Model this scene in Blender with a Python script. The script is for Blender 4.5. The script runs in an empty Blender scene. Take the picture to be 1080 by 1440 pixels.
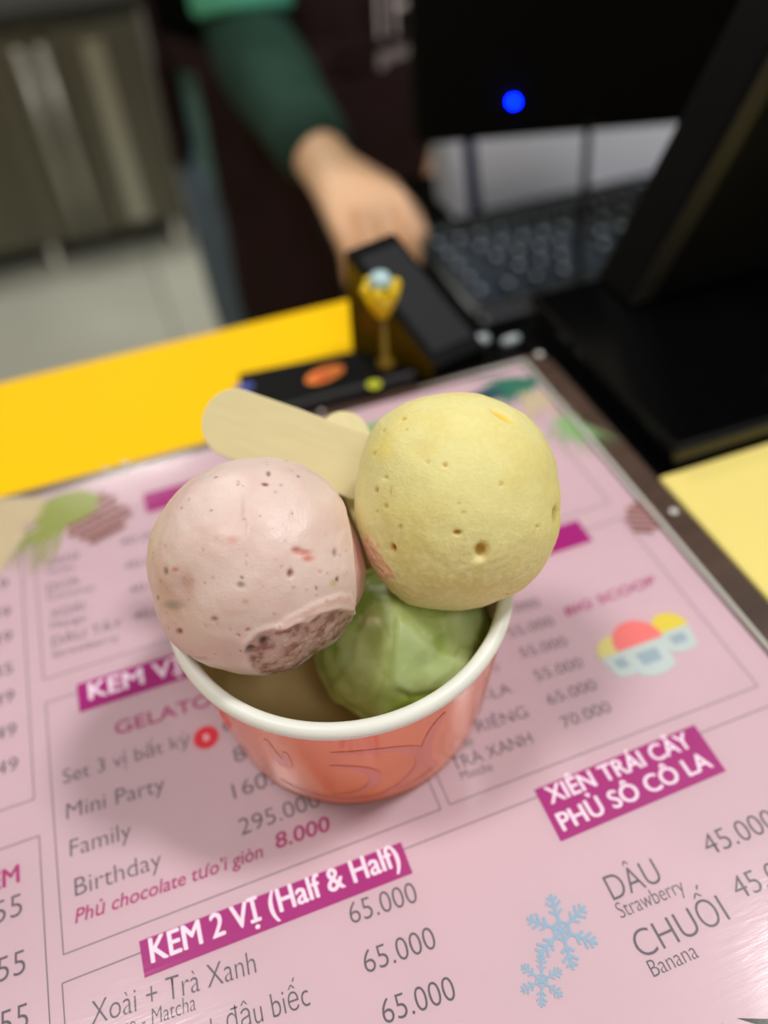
import bpy, bmesh, math, random
import numpy as np
from mathutils import Vector, Matrix, noise
random.seed(7)
sc = bpy.context.scene

# ------------------------------------------------------------------ camera
PITCH, ROLL, YAW, F = 0.80199, -0.07631, 0.29419, 1120.0
H = 0.21588
cp, sp, cr, sr = math.cos(PITCH), math.sin(PITCH), math.cos(ROLL), math.sin(ROLL)
FW = np.array([0, cp, -sp]); UP0 = np.array([0, sp, cp]); RT0 = np.array([1., 0, 0])
RT = cr*RT0 + sr*UP0
UP = -sr*RT0 + cr*UP0
cam_d = bpy.data.cameras.new('camera'); cam = bpy.data.objects.new('camera', cam_d)
sc.collection.objects.link(cam); sc.camera = cam
m = Matrix(((RT[0], UP[0], -FW[0], 0), (RT[1], UP[1], -FW[1], 0), (RT[2], UP[2], -FW[2], H), (0, 0, 0, 1)))
cam.matrix_world = m
cam_d.sensor_fit = 'VERTICAL'; cam_d.sensor_height = 24.0; cam_d.lens = F*24.0/1440.0
cam_d.clip_start = 0.01; cam_d.clip_end = 50
cam_d.dof.use_dof = True; cam_d.dof.focus_distance = 0.183
cam_d.dof.aperture_fstop = cam_d.lens/6.0          # about a 6 mm wide pupil
# ------------------------------------------------------------------ world, lights, exposure
wd = bpy.data.worlds.new('world'); sc.world = wd; wd.use_nodes = True
bg = wd.node_tree.nodes['Background']; bg.inputs[0].default_value = (1.0, 0.97, 0.94, 1); bg.inputs[1].default_value = 0.36
sc.view_settings.view_transform = 'Standard'; sc.view_settings.look = 'None'
sc.view_settings.exposure = -0.38; sc.view_settings.gamma = 1; sc.view_settings.use_curve_mapping = False

def area(name, loc, size, power, col, target=None):
    l = bpy.data.lights.new(name, 'AREA'); l.shape = 'DISK'; l.size = size; l.energy = power; l.color = col
    o = bpy.data.objects.new(name, l); sc.collection.objects.link(o); o.location = loc
    if target is not None:
        o.rotation_euler = (Vector(target)-Vector(loc)).to_track_quat('-Z', 'Y').to_euler()
    return o
area('ceiling_lamp', (0.85, 0.36, 1.62), 0.26, 21, (1.0, 0.98, 0.96), (0.05, 0.15, 0))
area('ceiling_lamp', (-0.52, 0.17, 1.62), 0.34, 13, (1.0, 0.97, 0.93), (0, 0.15, 0))
area('ceiling_lamp', (-0.95, 2.35, 1.62), 0.5, 27, (1.0, 0.96, 0.9))
area('ceiling_lamp', (0.5, -0.9, 1.62), 0.5, 9, (1.0, 0.97, 0.93))

# ------------------------------------------------------------------ helpers
CY, SY = math.cos(YAW), math.sin(YAW)
def ray(px, py): return RT*(px-540)/F - UP*(py-720)/F + FW
def G(px, py, z=0.0):
    d = ray(px, py); P = d*((z-H)/d[2]); P[2] += H; return P
def W(px, py, D):
    P = ray(px, py)*D; P[2] += H; return P
def touv(P): return (P[0]*CY+P[1]*SY, -P[0]*SY+P[1]*CY, P[2])
def guv(px, py, z=0.0): return touv(G(px, py, z))
def wuv(px, py, D): return touv(W(px, py, D))
def uvw(u, v, z=0.0): return (u*CY-v*SY, u*SY+v*CY, z)
def lin(c): return tuple(((x/255)/12.92 if x/255 <= .04045 else ((x/255+.055)/1.055)**2.4) for x in c)+(1,)

def mat(name, col=None, rough=.5, metal=0, coat=0, spec=.5, sss=0, sssr=None, emit=None, es=0, bump=None, var=None, attr=None, aniso=None, trans=0):
    M = bpy.data.materials.new(name); M.use_nodes = True; nt = M.node_tree; b = nt.nodes['Principled BSDF']
    if col is not None: b.inputs['Base Color'].default_value = lin(col)
    b.inputs['Roughness'].default_value = rough; b.inputs['Metallic'].default_value = metal
    b.inputs['Coat Weight'].default_value = coat; b.inputs['Coat Roughness'].default_value = .08
    b.inputs['Specular IOR Level'].default_value = spec
    b.inputs['Transmission Weight'].default_value = trans
    if sss:
        b.inputs['Subsurface Weight'].default_value = sss; b.inputs['Subsurface Radius'].default_value = sssr or (1, .7, .5)
        b.inputs['Subsurface Scale'].default_value = .004
    if emit: b.inputs['Emission Color'].default_value = lin(emit); b.inputs['Emission Strength'].default_value = es
    tc = nt.nodes.new('ShaderNodeTexCoord')
    src = None
    if attr:
        a = nt.nodes.new('ShaderNodeAttribute'); a.attribute_name = attr; src = a.outputs['Color']
        nt.links.new(src, b.inputs['Base Color'])
    if var:   # (scale, amount, stretch)
        n = nt.nodes.new('ShaderNodeTexNoise'); n.inputs['Scale'].default_value = var[0]; n.inputs['Detail'].default_value = 5
        mp = nt.nodes.new('ShaderNodeMapping'); mp.inputs['Scale'].default_value = var[2] if len(var) > 2 else (1, 1, 1)
        nt.links.new(tc.outputs['Object'], mp.inputs[0]); nt.links.new(mp.outputs[0], n.inputs['Vector'])
        mr = nt.nodes.new('ShaderNodeMapRange'); mr.inputs[1].default_value = .3; mr.inputs[2].default_value = .7
        mr.inputs[3].default_value = 1-var[1]; mr.inputs[4].default_value = 1+var[1]
        nt.links.new(n.outputs[0], mr.inputs[0])
        hs = nt.nodes.new('ShaderNodeHueSaturation'); nt.links.new(mr.outputs[0], hs.inputs['Value'])
        if src: nt.links.new(src, hs.inputs['Color'])
        else: hs.inputs['Color'].default_value = lin(col)
        nt.links.new(hs.outputs[0], b.inputs['Base Color'])
    if bump:  # (scale, strength, distance[, stretch])
        n = nt.nodes.new('ShaderNodeTexNoise'); n.inputs['Scale'].default_value = bump[0]; n.inputs['Detail'].default_value = 4
        mp = nt.nodes.new('ShaderNodeMapping'); mp.inputs['Scale'].default_value = bump[3] if len(bump) > 3 else (1, 1, 1)
        nt.links.new(tc.outputs['Object'], mp.inputs[0]); nt.links.new(mp.outputs[0], n.inputs['Vector'])
        bp = nt.nodes.new('ShaderNodeBump'); bp.inputs['Strength'].default_value = bump[1]; bp.inputs['Distance'].default_value = bump[2]
        nt.links.new(n.outputs[0], bp.inputs['Height']); nt.links.new(bp.outputs[0], b.inputs['Normal'])
    return M

def tag(o, label=None, cat=None, group=None, kind=None):
    if label: o['label'] = label
    if cat: o['category'] = cat
    if group: o['group'] = group
    if kind: o['kind'] = kind
    return o
def link(o, parent=None):
    sc.collection.objects.link(o)
    if parent: o.parent = parent
    return o
def empty(name, loc=(0, 0, 0), rz=0.0):
    o = bpy.data.objects.new(name, None); o.empty_display_size = .02; o.location = loc; o.rotation_euler = (0, 0, rz); return link(o)
def meshobj(name, vs, fs, M, parent=None, smooth=False):
    me = bpy.data.meshes.new(name); me.from_pydata([tuple(v) for v in vs], [], fs); me.validate(); me.update()
    bm = bmesh.new(); bm.from_mesh(me); bmesh.ops.recalc_face_normals(bm, faces=bm.faces); bm.to_mesh(me); bm.free()
    if smooth:
        for p in me.polygons: p.use_smooth = True
    o = bpy.data.objects.new(name, me)
    if M: me.materials.append(M)
    return link(o, parent)
class MB:
    def __init__(s): s.v = []; s.f = []
    def add(s, vs, fs):
        k = len(s.v); s.v += [tuple(v) for v in vs]; s.f += [[i+k for i in f] for f in fs]; return s
    def box(s, x0, x1, y0, y1, z0, z1):
        return s.add([(x, y, z) for z in (z0, z1) for x, y in ((x0, y0), (x1, y0), (x1, y1), (x0, y1))],
                     [[3, 2, 1, 0], [4, 5, 6, 7], [0, 1, 5, 4], [1, 2, 6, 5], [2, 3, 7, 6], [3, 0, 4, 7]])
    def prism(s, pts, z0, z1):
        n = len(pts)
        return s.add([(p[0], p[1], z0) for p in pts]+[(p[0], p[1], z1) for p in pts],
                     [list(range(n))[::-1], list(range(n, 2*n))]+[[i, (i+1) % n, n+(i+1) % n, n+i] for i in range(n)])
    def tube(s, pts, rad, seg=10, caps=True):
        pts = [Vector(p) for p in pts]; rs = rad if isinstance(rad, (list, tuple)) else [rad]*len(pts)
        up = Vector((0, 0, 1)); rings = []
        pn = None
        for i, p in enumerate(pts):
            t = (pts[min(i+1, len(pts)-1)]-pts[max(i-1, 0)]).normalized()
            if pn is None:
                a = t.cross(up)
                if a.length < 1e-4: a = t.cross(Vector((1, 0, 0)))
                pn = a.normalized()
            pn = (pn-t*pn.dot(t)).normalized(); b = t.cross(pn)
            rings.append([p+(pn*math.cos(2*math.pi*k/seg)+b*math.sin(2*math.pi*k/seg))*rs[i] for k in range(seg)])
        fs = []
        for i in range(len(rings)-1):
            for k in range(seg): fs.append([i*seg+k, i*seg+(k+1) % seg, (i+1)*seg+(k+1) % seg, (i+1)*seg+k])
        if caps: fs += [list(range(seg))[::-1], list(range((len(rings)-1)*seg, len(rings)*seg))]
        return s.add([v for r in rings for v in r], fs)
    def lathe(s, prof, seg=96, closed=False):
        vs = [(r*math.cos(2*math.pi*k/seg), r*math.sin(2*math.pi*k/seg), z) for r, z in prof for k in range(seg)]
        n = len(prof); fs = []
        for i in range(n if closed else n-1):
            j = (i+1) % n
            for k in range(seg): fs.append([i*seg+k, i*seg+(k+1) % seg, j*seg+(k+1) % seg, j*seg+k])
        return s.add(vs, fs)
    def obj(s, name, M, parent=None, smooth=False): return meshobj(name, s.v, s.f, M, parent, smooth)
def bevel(o, w, seg=2):
    b = o.modifiers.new('bevel', 'BEVEL'); b.width = w; b.segments = seg; b.limit_method = 'ANGLE'; b.angle_limit = .7
    return o

# ------------------------------------------------------------------ materials
M_pink = mat('pink_gelato', attr='Col', rough=.38, sss=.6, sssr=(1, .45, .4), bump=(1500, .3, .0004), spec=.45)
M_yel = mat('yellow_gelato', attr='Col', rough=.6, sss=.5, sssr=(1, .8, .3), bump=(1300, .45, .0004), spec=.3)
M_grn = mat('green_gelato', attr='Col', rough=.4, sss=.7, sssr=(.8, 1, .4), bump=(500, .2, .0003), spec=.5)
M_pool = mat('melted_cream', (222, 200, 150), rough=.25, sss=.4, bump=(120, .2, .0006))
M_cup = mat('coral_print', (252, 130, 50), rough=.24, coat=.5, var=(30, .05), bump=(60, .12, .0006))
M_cupin = mat('cup_inside_shade_tan', (212, 186, 134), rough=.45)  # cream-white lining; its shade is put into this tan
M_rim = mat('white_cup_board', (238, 240, 232), rough=.4, bump=(90, .1, .0004))
M_lilac = mat('lilac_print', (240, 132, 104), rough=.3, coat=.4)
M_wood = mat('birch_wood', (230, 217, 168), rough=.6, var=(60, .035, (1, 9, 9)), bump=(180, .25, .0003, (1, 9, 9)))
M_paper = mat('pink_paper', (209, 180, 190), rough=.5, var=(14, .05))
M_ink = mat('grey_ink', (92, 84, 96), rough=.5)
M_line = mat('line_ink', (112, 98, 112), rough=.5)
M_mag = mat('magenta_ink', (168, 0, 122), rough=.5)
M_magt = mat('magenta_text_ink', (176, 40, 118), rough=.5)
M_white = mat('white_ink', (248, 232, 246), rough=.5)
M_blue = mat('snow_blue_ink', (146, 180, 204), rough=.5)
M_board = mat('dark_brown_board', (80, 60, 50), rough=.4, coat=.3, var=(22, .25, (1, 6, 1)))
M_bead = mat('film_seal', (214, 214, 208), rough=.12, coat=.6, bump=(70, .4, .002))
M_yell = mat('yellow_counter', (255, 204, 0), rough=.6, spec=.1, var=(8, .03))
M_pale = mat('pale_yellow_sheet', (238, 220, 126), rough=.5, var=(20, .03))
M_blk = mat('black_gloss_plastic', (5, 5, 6), rough=.14, spec=.5)
M_blk2 = mat('black_matt_plastic', (5, 5, 5), rough=.6, spec=.12)
M_dgrey = mat('dark_grey_plastic', (42, 45, 48), rough=.35)
M_key = mat('key_plastic', (48, 56, 64), rough=.3)
M_legend = mat('key_legend', (175, 185, 190), rough=.5)
M_steel = mat('brushed_steel', (112, 110, 98), rough=.42, metal=.75, var=(5, .22, (9, 1, .25)), bump=(60, .06, .001, (1, 1, .03)))
M_steel2 = mat('handle_steel', (190, 188, 176), rough=.35, metal=.7)
M_darkm = mat('dark_recess', (38, 38, 34), rough=.6)
M_tile = mat('grey_floor_tile', (206, 208, 194), rough=.45, var=(3, .08))
M_grout = mat('floor_grout', (110, 110, 102), rough=.8)
M_wall = mat('grey_wall', (180, 176, 170), rough=.8, var=(4, .05))
M_ceil = mat('white_ceiling', (205, 202, 195), rough=.9, var=(4, .03))
M_apron = mat('maroon_apron_cloth', (46, 30, 31), rough=.85, spec=.15, var=(9, .25), bump=(12, .5, .01))
M_tee = mat('teal_cloth', (112, 215, 184), rough=.85, spec=.15, bump=(14, .4, .006))
M_slv = mat('dark_green_cloth', (40, 66, 56), rough=.85, spec=.15, var=(20, .18), bump=(26, .5, .006))
M_jean = mat('grey_blue_denim', (98, 116, 134), rough=.9, spec=.1, var=(14, .15), bump=(14, .4, .008))
M_skin = mat('skin', (238, 192, 152), rough=.55, sss=.2, sssr=(1, .4, .25), var=(14, .04))
M_hair = mat('black_hair', (24, 20, 19), rough=.45, bump=(160, .5, .003, (1, 1, .1)))
M_eye = mat('eye_white', (235, 232, 226), rough=.2)
M_lip = mat('lip', (178, 96, 88), rough=.5)
M_lav = mat('pale_lavender_card', (232, 236, 248), rough=.5, var=(8, .03))
M_navy = mat('navy_band', (24, 34, 84), rough=.5)
M_led = mat('blue_led', (0, 0, 40), emit=(0, 10, 255), es=160)
M_ornY = mat('yellow_enamel', (240, 205, 20), rough=.3)
M_ornB = mat('pale_blue_enamel', (190, 225, 232), rough=.3)
M_orange = mat('orange_sticker', (240, 130, 40), rough=.5)
M_dot = mat('yellow_green_sticker', (190, 195, 40), rough=.5)
M_bluebit = mat('blue_sticker', (60, 70, 160), rough=.5)
M_amb = mat('amber_plastic', (120, 92, 10), rough=.4)
def film_mat():
    M = bpy.data.materials.new('clear_film'); M.use_nodes = True; nt = M.node_tree; nt.nodes.clear()
    o = nt.nodes.new('ShaderNodeOutputMaterial'); mx = nt.nodes.new('ShaderNodeMixShader'); t = nt.nodes.new('ShaderNodeBsdfTransparent')
    g = nt.nodes.new('ShaderNodeBsdfGlossy'); g.inputs['Roughness'].default_value = .14
    fr = nt.nodes.new('ShaderNodeFresnel'); fr.inputs[0].default_value = 1.4
    tc = nt.nodes.new('ShaderNodeTexCoord')
    n1 = nt.nodes.new('ShaderNodeTexNoise'); n1.inputs['Scale'].default_value = 26; n1.inputs['Detail'].default_value = 3
    mp = nt.nodes.new('ShaderNodeMapping'); mp.inputs['Scale'].default_value = (30, 260, 1); mp.inputs['Rotation'].default_value = (0, 0, .9)
    n2 = nt.nodes.new('ShaderNodeTexNoise'); n2.inputs['Scale'].default_value = 3
    nt.links.new(tc.outputs['Object'], n1.inputs['Vector']); nt.links.new(tc.outputs['Object'], mp.inputs[0]); nt.links.new(mp.outputs[0], n2.inputs['Vector'])
    b1 = nt.nodes.new('ShaderNodeBump'); b1.inputs['Strength'].default_value = .25; b1.inputs['Distance'].default_value = .0007
    b2 = nt.nodes.new('ShaderNodeBump'); b2.inputs['Strength'].default_value = .09; b2.inputs['Distance'].default_value = .0003
    nt.links.new(n1.outputs[0], b1.inputs['Height']); nt.links.new(n2.outputs[0], b2.inputs['Height'])
    nt.links.new(b1.outputs[0], b2.inputs['Normal']); nt.links.new(b2.outputs[0], g.inputs['Normal'])
    nt.links.new(fr.outputs[0], mx.inputs[0]); nt.links.new(t.outputs[0], mx.inputs[1]); nt.links.new(g.outputs[0], mx.inputs[2])
    nt.links.new(mx.outputs[0], o.inputs[0]); return M
M_film = film_mat()

# ------------------------------------------------------------------ setting
FZ = -0.95; CZ = -0.004
def at_frame(o): o.rotation_euler = (0, 0, YAW); return o
def struct(name, mb, M, parent=None):
    o = mb.obj(name, M, parent)
    if not parent: at_frame(o); o['kind'] = 'structure'
    return o
fl = struct('floor', MB().box(-2.6, 2.6, -1.6, 3.0, FZ-.05, FZ-.004), M_grout)
tb = MB().box(.003, .597, .003, .597, FZ-.004, FZ)
t0 = None
for i in range(8):
    for j in range(7):
        if t0 is None: t0 = tb.obj('tile', M_tile, fl); o = t0
        else: o = t0.copy(); link(o, fl)
        o.location = (-2.36+i*.6, -1.26+j*.6, 0)
struct('wall_back', MB().box(-2.6, 2.6, 3.0, 3.05, FZ, 1.7), M_wall)
struct('wall_left', MB().box(-2.65, -2.6, -1.6, 3.05, FZ, 1.7), M_wall)
struct('wall_right', MB().box(2.6, 2.65, -1.6, 3.05, FZ, 1.7), M_wall)
struct('ceiling', MB().box(-2.65, 2.65, -1.6, 3.05, 1.7, 1.75), M_ceil)

# counter: yellow slab on a cabinet body
ctr = empty('service_counter', uvw(0, 0, FZ), YAW)
tag(ctr, 'bright yellow service counter that carries the pink menu', 'counter')
def P(mb, name, M, root, smooth=False):      # part built in the frame of the counter (u, v, z from counter top) under a root placed at (u0,v0,z0)
    return mb.obj(name, M, root, smooth)
k = -FZ
bevel(MB().box(-.95, .10, -.30, .357, k-.034, k+CZ).obj('worktop', M_yell, ctr), .003)
MB().box(.10, .95, -.30, .305, k-.034, k+CZ).obj('worktop', M_blk, ctr)
MB().box(.10, .138, .305, .357, k-.034, k+CZ).obj('worktop', M_blk, ctr)
MB().box(-.93, .93, -.26, .295, .06, k-.034).obj('body', M_yell, ctr)
MB().box(-.9, .9, -.22, .30, 0, .06).obj('plinth', M_darkm, ctr)

ps = empty('pale_counter_slab', uvw(.30, .02, CZ), YAW)  # paler yellow slab on the counter's right side
tag(ps, 'pale yellow slab lying right of the framed menu', 'mat')
bevel(MB().box(-.135, .55, -.28, .157, 0, .0032).obj('sheet', M_pale, ps), .001)

# low till desk behind the counter
dk = empty('till_desk', uvw(.6, .6, FZ), YAW)
tag(dk, 'low black till desk behind the counter under the keyboard', 'desk')
MB().box(-.42, .55, -.235, .15, .79, .82).obj('desk_top', M_blk2, dk)
for x, y in ((-.38, -.2), (.5, -.2), (-.38, .12), (.5, .12)):
    MB().box(x-.02, x+.02, y-.02, y+.02, 0, .79).obj('leg', M_darkm, dk)

# steel under-counter refrigerator at the back
fr = empty('steel_refrigerator', uvw(-.4, 2.42, FZ), YAW)
tag(fr, 'stainless steel under-counter refrigerator on short legs across the aisle', 'refrigerator')
fz0, fz1 = .074, .66
bevel(MB().box(-.86, .58, 0.012, .55, fz0, fz1-.035).obj('body', M_steel, fr), .004)
bevel(MB().box(-.88, .60, -.02, .56, fz1-.03, fz1+.01).obj('top', M_darkm, fr), .004)
MB().box(-.86, .58, .05, .54, .028, fz0).obj('gap_shade_fill', M_darkm, fr)  # dark block added for the shade in the gap under the body
for a, b in ((-.85, -.29), (-.28, .275), (.335, .575)):
    d = bevel(MB().box(a+.003, b-.003, -.012, .012, fz0+.01, fz1-.05).obj('door', M_steel, fr), .003)
for x in (-.265+.53, .34-.02):
    hh = MB()
    hh.tube([(x, -.03, fz0+.02), (x, -.036, .3), (x, -.03, fz1-.07)], .014, 12)
    hh.tube([(x, -.03, .12), (x, 0, .12)], .006, 8); hh.tube([(x, -.03, .55), (x, 0, .55)], .006, 8)
    hh.obj('handle', M_steel2, fr, True)
MB().box(.42, .47, -.014, -.0115, fz0+.03, fz1-.08).obj('trim_strip', M_steel2, fr)
for x in (-.8, .17, .54):
    for y in (.022, .48):
        MB().tube([(x, y, 0), (x, y, .012), (x, y, .014), (x, y, fz0)], [.026, .026, .019, .021], 14).obj('leg', M_steel2, fr, True)

# ------------------------------------------------------------------ menu
menu = empty('laminated_menu', uvw(0, 0, CZ), YAW)
tag(menu, 'pink laminated price menu on a dark brown board under the ice cream cup', 'menu')
mz = -CZ
def rrect(x0, x1, y0, y1, r, n=8):
    p = []
    for cx, cy, a0 in ((x1-r, y1-r, 0), (x0+r, y1-r, 90), (x0+r, y0+r, 180), (x1-r, y0+r, 270)):
        for i in range(n+1):
            a = math.radians(a0+90*i/n); p.append((cx+r*math.cos(a), cy+r*math.sin(a)))
    return p
bevel(MB().prism(rrect(-.161, .1643, -.172, .2685, .010), 0, mz-.0006).obj('backing_board', M_board, menu), .0008)
MB().prism(rrect(-.147, .1498, -.158, .2622, .003), mz-.0006, mz).obj('paper', M_paper, menu)
FT = mz+.0009
# clear film: gently wavy sheet
nx, ny = 60, 80; vs = []; fs = []
for j in range(ny+1):
    for i in range(nx+1):
        x = -.160+.3235*i/nx; y = -.171+.4342*j/ny
        vs.append((x, y, FT+.00025*noise.noise(Vector((x*22, y*22, 0)))))
for j in range(ny):
    for i in range(nx): a = j*(nx+1)+i; fs.append([a, a+1, a+nx+2, a+nx+1])
meshobj('clear_film', vs, fs, M_film, menu, True)
# raised seal of the film along the paper edge
pts = [(-.1485, -.15, FT), (-.1485, .2633, FT)]
MB().tube([(.1512, -.155, FT), (.1512, .05, FT), (.1512, .18, FT), (.1512, .2636, FT)], [.0005, .0006, .0009, .0012], 8).obj('film_seal', M_bead, menu, True)
MB().tube([(.1512, .2636, FT), (.13, .2640, FT), (.10, .2640, FT)], [.0011, .0006, .0003], 8).obj('film_seal', M_bead, menu, True)
for (u, v, r) in ((.1585, .158, .0016), (.056, .2662, .0011), (-.028, .2665, .0013), (-.036, .2662, .0010), (.160, .2655, .0018)):
    b = MB().lathe([(0.00001, r*.5), (r*.5, r*.42), (r, 0)], 14).obj('bubble', M_bead, menu, True); b.location = (u, v, FT)

TZ = mz+.00012
def flat(polys, name, M, z=TZ, label=None):
    mb = MB()
    for i_, p in enumerate(polys):
        mb.add([(a, b, z+i_*1.2e-6) for a, b in p], [list(range(len(p)))])
    me = bpy.data.meshes.new(name); me.from_pydata(mb.v, [], mb.f); me.update(); me.materials.append(M)
    o = bpy.data.objects.new(name, me); link(o, menu)
    if label: o['label'] = label
    return o
def uvpoly(px): return [guv(*p)[:2] for p in px]
def line(p, q, w=.00028):
    d = Vector((q[0]-p[0], q[1]-p[1])).normalized(); n = Vector((-d.y, d.x))*w/2
    return [(p[0]+n.x, p[1]+n.y), (p[0]-n.x, p[1]-n.y), (q[0]-n.x, q[1]-n.y), (q[0]+n.x, q[1]+n.y)]
def text_mesh(s, bold=0.0, shear=0.0):
    cu = bpy.data.curves.new('t', 'FONT'); cu.body = s; cu.size = 1; cu.offset = min(bold, 0); cu.shear = shear; cu.resolution_u = 5
    o = bpy.data.objects.new('t', cu); sc.collection.objects.link(o)
    dg = bpy.context.evaluated_depsgraph_get(); dg.update()
    me = bpy.data.meshes.new_from_object(o.evaluated_get(dg)); bpy.data.objects.remove(o)
    return me
_capmesh = {}
def text(s, p0, p1, M=None, cap=None, bold=0.0, shear=0.0, z=TZ, label=None, uvs=False, root=None):
    """lettering whose baseline runs p0 -> p1 (photo points on the sheet, or u,v when uvs)."""
    a = p0 if uvs else guv(*p0)[:2]; b = p1 if uvs else guv(*p1)[:2]
    me = text_mesh(s, bold, shear); co = np.zeros(len(me.vertices)*3); me.vertices.foreach_get('co', co); co = co.reshape(-1, 3)
    x0, x1 = co[:, 0].min(), co[:, 0].max()
    w = math.hypot(b[0]-a[0], b[1]-a[1]); ang = math.atan2(b[1]-a[1], b[0]-a[0])
    sx = w/(x1-x0); sy = cap/.73 if cap else sx
    X = (co[:, 0]-x0)*sx; Y = co[:, 1]*sy
    out = np.stack([a[0]+X*math.cos(ang)-Y*math.sin(ang), a[1]+X*math.sin(ang)+Y*math.cos(ang), np.full(len(X), z)], 1)
    if bold > 0:      # heavier strokes: shifted layers a few microns apart
        polys = [tuple(p.vertices) for p in me.polygons]; nv = len(out); d = bold*sx*1.1; vv = []; ff = []
        for k_, (ox, oy) in enumerate(((0, 0), (-d, 0), (d, 0), (-d*.5, d*.6), (d*.5, -d*.6))):
            sh_ = np.array([ox*math.cos(ang)-oy*math.sin(ang), ox*math.sin(ang)+oy*math.cos(ang), k_*3e-6])
            vv += [tuple(p) for p in out+sh_]; ff += [tuple(i+k_*nv for i in p) for p in polys]
        me = bpy.data.meshes.new('lettering'); me.from_pydata(vv, [], ff)
    else:
        me.vertices.foreach_set('co', out.ravel())
    me.materials.clear(); me.materials.append(M or M_ink); me.name = 'lettering'; me.update()
    o = bpy.data.objects.new('lettering', me); link(o, root or menu)
    if label: o['label'] = label
    return o
# frames
mm = lambda *a: tuple(x*.001 for x in a)
L = []
def frame(x0, x1, y0, y1, sides='lrtb', gap=None):
    if 'l' in sides: L.append(line(mm(x0, y0), mm(x0, y1)))
    if 'r' in sides: L.append(line(mm(x1, y0), mm(x1, y1)))
    if 'b' in sides: L.append(line(mm(x0, y0), mm(x1, y0)))
    if 't' in sides:
        if gap: L.append(line(mm(x0, y1), mm(gap[0], y1))); L.append(line(mm(gap[1], y1), mm(x1, y1)))
        else: L.append(line(mm(x0, y1), mm(x1, y1)))
frame(-66.3, 36, 172.2, 240)
frame(-66.2, 36, 86.5, 163)
frame(38.8, 140, 86.8, 162.8)
frame(38.8, 140, 171.5, 240, 'lrb')
frame(-67, 146, -60, 80)
frame(-140, -71.2, 131.5, 236)
frame(-140, -70.4, 10, 120)
flat(L, 'ruled_frame', M_line, mz+.00006)
# header blocks
def block(px=None, uvp=None, lab=None): return flat([uvp or uvpoly(px)], 'header_block', M_mag, mz+.00009, lab)
block(uvp=[mm(-24, 234.8), mm(24, 234.8), mm(24, 246), mm(-24, 246)])
block(uvp=[mm(74, 157.2), mm(124.6, 157.2), mm(124.6, 168.2), mm(74, 168.2)])
block(uvp=[mm(-56.3, 155.4), mm(-2, 155.4), mm(-2, 166.1), mm(-56.3, 166.1)])
block([(195.7, 1323.9), (563.7, 1184.4), (580.4, 1228.1), (203.5, 1375.2)])
block([(751, 1110.8), (976.2, 1019.4), (1020.9, 1084.4), (788.7, 1183.7)])
WT = dict(M=M_white, z=TZ+.00004, bold=.024)
text('KEM TƯƠI', mm(-19, 237), mm(20, 237), cap=.0062, **WT)
text('KEM NGON', mm(78, 159.6), mm(121.5, 159.6), cap=.0062, **WT)
text('KEM VỊ', (126.4, 984.3), (258, 944), cap=.0066, **WT)
text('KEM 2 VỊ (Half & Half)', (213.9, 1354.5), (564, 1216), cap=.0062, **WT)
text('XIÊN TRÁI CÂY', (775.7, 1131), (975, 1050), cap=.0052, **WT)
text('PHỦ SÔ CÔ LA', (793.2, 1168.9), (1003, 1078), cap=.0052, **WT)
# grey items
TH = -.012
def item(s, p0, p1, cap=None, **kw):
    kw.setdefault('bold', TH); return text(s, p0, p1, cap=cap, **kw)
item('VANI', (63, 798.4), (110, 786), .0042); item('Vanilla', (64, 809), (104, 801), .0030)
item('DỪA', (66, 833.3), (112, 821), .0042); item('Coconut', (66, 845.4), (133, 829), .0030)
item('XOÀI', (71, 870.6), (119, 857), .0042); item('Mango', (72, 885), (121, 872), .0030)
item('DÂU TÂY', (73.4, 909.2), (172, 882), .0042); item('Strawberry', (74, 926), (167, 900), .0030)
for x, y in ((169.7, 768), (175.7, 801.5), (181.7, 835.5), (187.8, 873)): item('40.000', (x, y), (x+64, y-16), .0038)
text('GELATO', (163, 1034), (299, 991), M_magt, .0048, bold=.004)
item('Set 3 vị bất kỳ', (89, 1102.5), (268, 1047), .0048)
item('Mini Party', (94, 1153), (232, 1112), .0052)
item('Family', (99, 1205.5), (185, 1178), .0052)
item('Birthday', (106, 1261), (228, 1219), .0052)
text('Phủ chocolate tưo’i giòn', (106, 1299), (371, 1205), M_magt, .0038, bold=.006, shear=.2)
text('8.000', (389.6, 1193.7), (466, 1167), M_magt, .0044, bold=.012, shear=.12)
for s, p in (('65.000', (316, 1030)), ('85.000', (331, 1073)), ('160.000', (330, 1124)), ('295.000', (339.6, 1175.2))):
    item(s, p, (p[0]+(100 if len(s) == 6 else 112), p[1]-(37 if len(s) == 6 else 42)), .0050)
item('Xoài + Trà Xanh', (129, 1442.5), (361, 1368), .0056); item('Mango - Matcha', (134, 1471), (276, 1420), .0038, shear=.1)
item('Chanh dây + đậu biếc', (136, 1520), (437, 1413.5), .0056)
for a, b in (((495, 1300), (589, 1268)), ((515.6, 1369.6), (615.6, 1332.6)), ((541.5, 1441), (643.3, 1404.8))): item('65.000', a, b, .0056)
# left column
for s, x, y in (('49', 12, 826), ('49', 15, 866), ('49', 17, 901), ('45', 18, 946), ('49', 20, 986), ('49', 23, 1034), ('49', 25, 1083)):
    item(s, (x-30, y+9), (x, y), .0050)
text('KEM', (-38, 1264), (27.5, 1240), M_magt, .0052, bold=.02)
for x, y in ((31.6, 1286), (36, 1368), (40, 1446)): item('55', (x-40, y+15), (x, y), .0062)
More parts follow.
